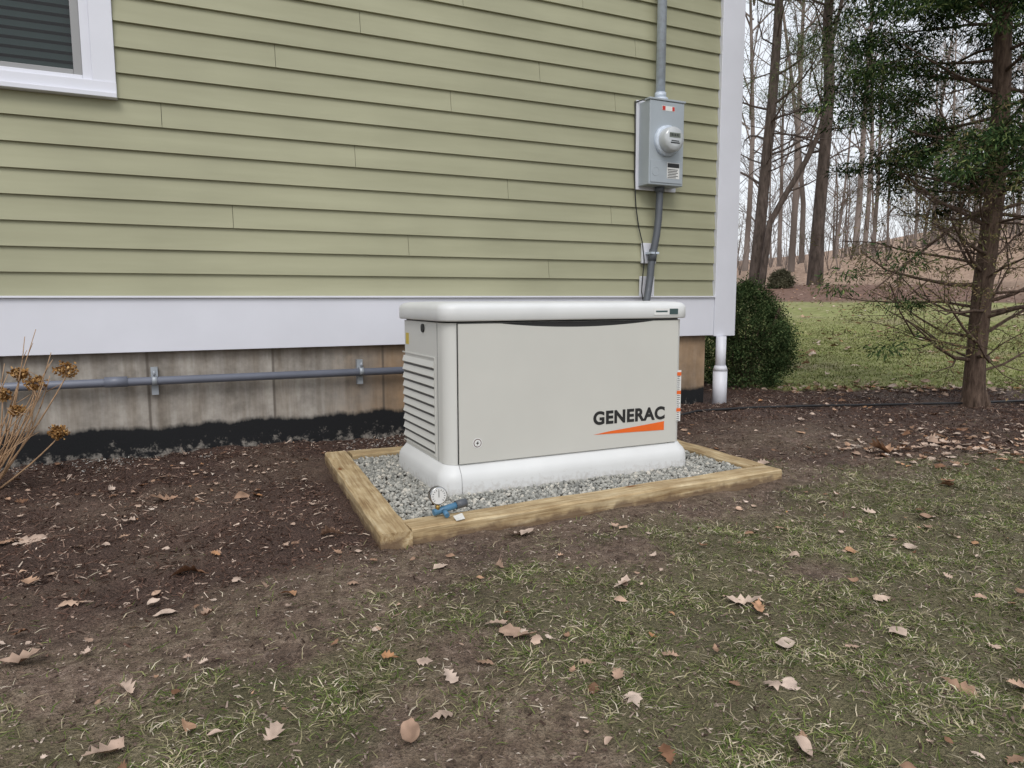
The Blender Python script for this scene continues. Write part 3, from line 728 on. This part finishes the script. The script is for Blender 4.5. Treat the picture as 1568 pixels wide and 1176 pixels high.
def cedar():
    e=empty('evergreen_tree')
    bx,by=4.15,.53;z0=float(H(bx,by,False))-.05
    rx,ry=.90,-.43
    P=[(0,0,-.1),(0,0,0),(-.01,0,.35),(.0,0,.9),(.03,0,1.5),(.03,0,2.1),(.0,0,2.8),(.0,0,3.6),(.02,0,4.6),(.03,0,5.4)]
    R=[.095,.078,.064,.062,.060,.056,.05,.04,.025,.01]
    pts=[Vector((bx+a*rx+random.gauss(0,.008),by+a*ry,z0+c)) for a,_,c in P]
    mb=MB();mb.tube(pts,R,14,0,cap=False)
    for k in range(5):
        a=k*1.3;mb.tube([(bx+.04*math.cos(a),by+.04*math.sin(a),z0+.15),(bx+.09*math.cos(a),by+.09*math.sin(a),z0+.03),(bx+.18*math.cos(a),by+.18*math.sin(a),z0-.05)],[.032,.022,.008],6)
    def on(z):
        z=max(0,min(z,5.3))
        for i in range(1,len(P)-1):
            if P[i][2]<=z<=P[i+1][2]:
                f=(z-P[i][2])/(P[i+1][2]-P[i][2]);return pts[i].lerp(pts[i+1],f)
        return pts[-1]
    tips=[];low=[]
    for k in range(44):
        z=random.uniform(.25,1.6);a=random.uniform(0,6.283);q=on(z)
        grow(mb,q,(math.cos(a),math.sin(a),random.uniform(.0,.55)),random.uniform(.009,.016),random.uniform(.75,1.2),1,3,7,.20,.05,(3,5),0,low,.2,(.4,.9),.55)
    for k in range(80):
        z=1.38+ (k/80)*3.6;a=k*2.4+random.gauss(0,.3);q=on(z)
        grow(mb,q,(math.cos(a),math.sin(a),random.uniform(-.05,.30)),.020*(1-z/7),random.uniform(.80,1.3)*(1.12-z/9),1,2,7,.12,-.02,(4,6),0,tips,.2,(.4,.8),.6)
    mb.obj('trunk_and_limbs',bk2,e)
    cs=[]
    for p,d,dep in tips:
        zz=p.z-z0
        hole=fbm(np.array([(p.x-p.y)*1.5]),np.array([p.z*3.4]),88,2)[0]
        if zz<1.5 and random.random()<.6: continue
        if hole<.34 : continue
        cs.append((p.x,p.y,p.z,random.uniform(.10,.20)))
        if random.random()<.8: cs.append((p.x+random.gauss(0,.09),p.y+random.gauss(0,.09),p.z-random.uniform(-.02,.10),random.uniform(.08,.15)))
    fm=island('evergreen_foliage',[(0,(.014,.030,.013,1)),(.5,(.038,.066,.026,1)),(.85,(.085,.125,.045,1)),(1,(.19,.22,.08,1))],.55,.35,3.5,.3,1.6)
    leafcloud('foliage',cs,115,.12,(.02,.055),(.006,.013),fm,e,.5,.36)
    ll=[(p.x,p.y,p.z,.06) for p,d,dep in low if dep>=2 and random.random()<.6]
    fm2=island('sparse_foliage',[(0,(.08,.08,.035,1)),(.5,(.16,.16,.07,1)),(1,(.26,.19,.10,1))],.6,.3,0)
    leafcloud('sparse_leaves',ll,15,.05,(.015,.04),(.004,.009),fm2,e,.3)
cedar()
def boxwood():
    e=empty('boxwood_shrub')
    cx,cy=3.60,2.18;z0=float(H(cx,cy,False))-.03
    cs=[]
    for i in range(480):
        a=random.uniform(0,6.283);h=random.random()
        rr=.39*(math.sin(math.pi*min(1,(h*.86+.16)))**.5)*(1+.16*math.sin(a*3+1)+.12*math.sin(h*9+a*2))
        r=rr*random.uniform(.75,1.0)
        cs.append((cx+r*math.cos(a),cy+r*math.sin(a),z0+.04+h*.84,random.uniform(.05,.10)))
    fm=island('boxwood_leaves',[(0,(.03,.052,.022,1)),(.6,(.07,.11,.045,1)),(1,(.17,.21,.09,1))],.4,.35,9,.4,1.4)
    leafcloud('leaves',cs,100,.07,(.012,.024),(.008,.014),fm,e,0,.9)
    mb=MB()
    for k in range(16):
        a=random.uniform(0,6.283)
        mb.tube([(cx,cy,z0-.05),(cx+.12*math.cos(a),cy+.12*math.sin(a),z0+.25),(cx+.28*math.cos(a),cy+.28*math.sin(a),z0+.7)],[.012,.008,.003],5)
    mb.obj('stems',twig,e)
boxwood()
def hydrangea():
    e=empty('hydrangea_plant')
    bx,by=-1.66,1.02;z0=float(H(bx,by))-.02
    heads=[(-1.325,.96,.455,.045),(-1.44,1.00,.40,.036),(-1.50,1.03,.44,.030),(-1.37,.98,.19,.034),(-1.56,1.0,.36,.03),(-1.50,.93,.30,.02)]
    mb=MB();cl=[]
    for hx,hy,hz,r in heads:
        m=Vector(((bx+hx)/2+.03,(by+hy)/2,(z0+hz)/2-.02))
        P=[Vector((bx+random.gauss(0,.02),by+random.gauss(0,.02),z0)),m,Vector((hx,hy,hz-r*.6))]
        Q=[P[0].lerp(P[1],t_).lerp(P[1].lerp(P[2],t_),t_) for t_ in [i/7 for i in range(8)]]
        mb.tube(Q,[.0045-.0003*i for i in range(8)],6)
        for i in range(26):
            v=Vector((random.gauss(0,1),random.gauss(0,1),random.gauss(0,1))).normalized()
            cl.append((hx+v.x*r*.75,hy+v.y*r*.75,hz+v.z*r*.6,.012))
            if i%3==0: mb.tube([(hx,hy,hz-r*.6),(hx+v.x*r*.7,hy+v.y*r*.7,hz+v.z*r*.5)],.0008,3)
    for k in range(32):
        hx=bx+random.uniform(-.25,.34);hy=by+random.uniform(-.2,.1);hz=random.uniform(.15,.64)
        m=Vector(((bx+hx)/2+random.gauss(0,.04),(by+hy)/2,(z0+hz)/2))
        P=[Vector((bx+random.gauss(0,.03),by+random.gauss(0,.03),z0)),m,Vector((hx,hy,hz))]
        Q=[P[0].lerp(P[1],t_).lerp(P[1].lerp(P[2],t_),t_) for t_ in [i/7 for i in range(8)]]
        mb.tube(Q,[.0042-.0004*i for i in range(8)],6)
        for j in (3,4,5,6):
            mb.tube([Q[j],Q[j]+Vector((random.gauss(0,.035),random.gauss(0,.02),.04))],[.002,.001],4)
    mb.obj('stems',vary('hydrangea_stem',S(172,140,108),.2,30),e)
    leafcloud('dried_flower_heads',cl,12,.012,(.008,.016),(.008,.014),island('dried_petals',[(0,S(106,74,42)),(.6,S(162,122,76)),(1,S(200,166,116))],.8,.2,0),e)
hydrangea()
# positions along the view axis of the woods, world metres
def place(dep,px):
    lat=(px-784)/1102.6*dep
    return -.93+.432*dep+.902*lat,-2.58+.902*dep-.432*lat
needle=island('pine_needles',[(0,(.05,.08,.03,1)),(.6,(.10,.145,.055,1)),(1,(.19,.22,.10,1))],.6,.3,.8)
def pine(x,y,H_,r,lean,limbs,zl=(4,18)):
    e=empty('pine_tree');z0=float(H(x,y,False))-.2
    n=9;pts=[];R=[]
    for i in range(n+1):
        u=i/n;pts.append(Vector((x+lean[0]*u+random.gauss(0,.06),y+lean[1]*u+random.gauss(0,.06),z0+H_*u)));R.append(r*(1-.7*u)*(1.25 if i==0 else 1))
    mb=MB();mb.tube(pts,R,12,0,cap=False);tips=[]
    for k in range(limbs):
        z=random.uniform(*zl)/H_;z=min(z,.98);i=min(int(z*n),n-1);q=pts[i].lerp(pts[i+1],z*n-i)
        a=random.uniform(0,6.283)
        grow(mb,q,(math.cos(a),math.sin(a),random.uniform(-.1,.5)),random.uniform(.025,.055),random.uniform(1.6,3.6),1,3,7,.16,.03,(3,4),0,tips,.2,(.4,.9),.55)
    cs=[(p.x,p.y,p.z,.40) for p,d,dep in tips if dep>=2 and p.z-z0>6.3 and random.random()<.35]
    mb.obj('trunk_and_limbs',bk,e)
    leafcloud('needles',cs,40,.35,(.10,.22),(.010,.024),needle,e)
ax,ay=place(26,1154);pine(ax,ay,20,.22,(.75,-.35),28,(3.5,14))
bx_,by_=place(26.5,1243);pine(bx_,by_,21,.24,(.2,-.1),28,(4,14))
def forked():
    mb=MB()
    def q(px,py,dep=25.4):
        X,Y=place(dep,px);return Vector((X,Y,.745+(459-py)/1102.6*dep))
    mb.tube([q(1163,436),q(1168,385),q(1172,345),q(1196,300),q(1222,255),q(1240,215),q(1252,165),q(1250,100),q(1262,40),q(1275,-40)],[.13,.12,.11,.10,.095,.09,.08,.07,.06,.045],9,0,False)
    for a,b in (((1196,300),(1235,290)),((1222,255),(1215,190)),((1252,165),(1285,110)),((1240,215),(1275,200)),((1250,100),(1225,50))):
        A=q(*a);B=q(*b);grow(mb,A,B-A,.04,(B-A).length*1.6,1,3,7,.15,.05,(3,5),0,None,.2,(.4,.9),.55)
    mb.obj('bare_tree',bk)
forked()
def woods():
    temps=[]
    for k in range(6):
        mb=MB();h=random.uniform(15,20)
        grow(mb,(0,0,-.3),(random.gauss(0,.03),random.gauss(0,.03),1),random.uniform(.12,.19),h,0,3,7,.035,.05,(3,5),0,None,.3,(.35,.8),.38,.012)
        for j in range(11):
            z=random.uniform(.30,.85)*h;a=random.uniform(0,6.283)
            grow(mb,(0,0,z),(math.cos(a)*.8,math.sin(a)*.8,.75),.045,h*.22,1,3,7,.1,.06,(3,4),0,None,.25,(.35,.8),.45,.012)
        V=np.array(mb.v);tri=np.array([f for f in mb.f if len(f)==4])
        temps.append((V,tri))
    Vs=[];Fs=[];b=0;spots=[]
    for px,dep in ((1137,38),(1207,34),(1222,44),(1302,40),(1316,37),(1330,52),(1352,60),(1392,48),(1425,55),(1450,42),(1478,60),(1548,46),(1190,60),(1275,58)):
        spots.append(place(dep,px))
    for i in range(64):
        dep=random.uniform(48,130);px=random.uniform(1090,1620);spots.append(place(dep,px))
    for x,y in spots:
        V,T=random.choice(temps);a=random.uniform(0,6.283);s=random.uniform(.75,1.15)
        ca,sa=math.cos(a),math.sin(a)
        W_=V*s;W_=np.stack([W_[:,0]*ca-W_[:,1]*sa+x,W_[:,0]*sa+W_[:,1]*ca+y,W_[:,2]+float(H(x,y,False))],1)
        Vs.append(W_);Fs.append(T+b);b+=len(V)
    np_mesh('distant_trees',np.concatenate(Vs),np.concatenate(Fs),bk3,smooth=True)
woods()
def hummock():
    x,y=place(25,1193);z=float(H(x,y,False))
    cs=[]
    for i in range(160):
        a=random.uniform(0,6.283);h=random.random();r=.38*math.sqrt(max(0,1-h*h))*random.uniform(.6,1)
        cs.append((x+r*math.cos(a),y+r*math.sin(a),z+h*.55,.12))
    leafcloud('low_shrub',cs,50,.12,(.05,.1),(.02,.04),island('shrub_leaves',[(0,(.07,.07,.045,1)),(1,(.18,.17,.11,1))],.7,.2,2))
hummock()
def brush():
    mb=MB()
    for i in range(480):
        dep=random.uniform(32,110);px=random.uniform(1100,1600);x,y=place(dep,px);z=float(H(x,y,False))
        for k in range(4):
            a=random.uniform(0,6.283);h=random.uniform(.8,3.0)
            mb.tube([(x,y,z-.1),(x+.15*h*math.cos(a),y+.15*h*math.sin(a),z+h*.5),(x+.35*h*math.cos(a),y+.35*h*math.sin(a),z+h)],[.018,.012,.004],3,0,False)
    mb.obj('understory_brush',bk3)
brush()
# ------------------------------------------------------------------ LIGHT / WORLD / CAMERA
w=bpy.data.worlds.new('World');scene.world=w;w.use_nodes=True;nt=w.node_tree;nt.nodes.clear()
sky=nt.nodes.new('ShaderNodeTexSky');sky.sky_type='NISHITA';sky.sun_disc=False
EL=math.radians(48);AZ=math.radians(205)
sky.sun_elevation=EL;sky.sun_rotation=AZ;sky.dust_density=4;sky.air_density=1.2;sky.ozone_density=1
mx=nt.nodes.new('ShaderNodeMix');mx.data_type='RGBA';mx.inputs[0].default_value=.8
mx.inputs[7].default_value=(7.2,7.45,7.85,1)   # even cloud layer
bg=nt.nodes.new('ShaderNodeBackground');bg.inputs[1].default_value=.15
wo=nt.nodes.new('ShaderNodeOutputWorld')
nt.links.new(sky.outputs[0],mx.inputs[6]);nt.links.new(mx.outputs[2],bg.inputs[0]);nt.links.new(bg.outputs[0],wo.inputs[0])
try:
    w.cycles.sampling_method='MANUAL';w.cycles.sample_map_resolution=256
except Exception: pass
L=bpy.data.lights.new('sun','SUN');L.energy=1.1;L.angle=math.radians(25);L.color=(1,.98,.96)
lo=bpy.data.objects.new('sun',L);link(lo)
dirv=Vector((math.sin(AZ)*math.cos(EL),math.cos(AZ)*math.cos(EL),math.sin(EL)))
lo.rotation_euler=dirv.to_track_quat('Z','Y').to_euler();lo.location=(0,-5,8)
psi,pp,rr=.4469,.1165,-.0023
Fw=Vector((math.sin(psi)*math.cos(pp),math.cos(psi)*math.cos(pp),-math.sin(pp)));Rt=Vector((math.cos(psi),-math.sin(psi),0));Up=Rt.cross(Fw)
R2=math.cos(rr)*Rt+math.sin(rr)*Up;U2=-math.sin(rr)*Rt+math.cos(rr)*Up
cam=bpy.data.cameras.new('camera');cam.sensor_width=36;cam.lens=36*1102.56/1568;cam.clip_start=.05;cam.clip_end=2000
co=bpy.data.objects.new('camera',cam);link(co)
M=Matrix((R2,U2,-Fw)).transposed().to_4x4();M.translation=Vector((-.9346,-2.5778,.7448));co.matrix_world=M
scene.camera=co
scene.view_settings.view_transform='Standard';scene.view_settings.look='None';scene.view_settings.exposure=0
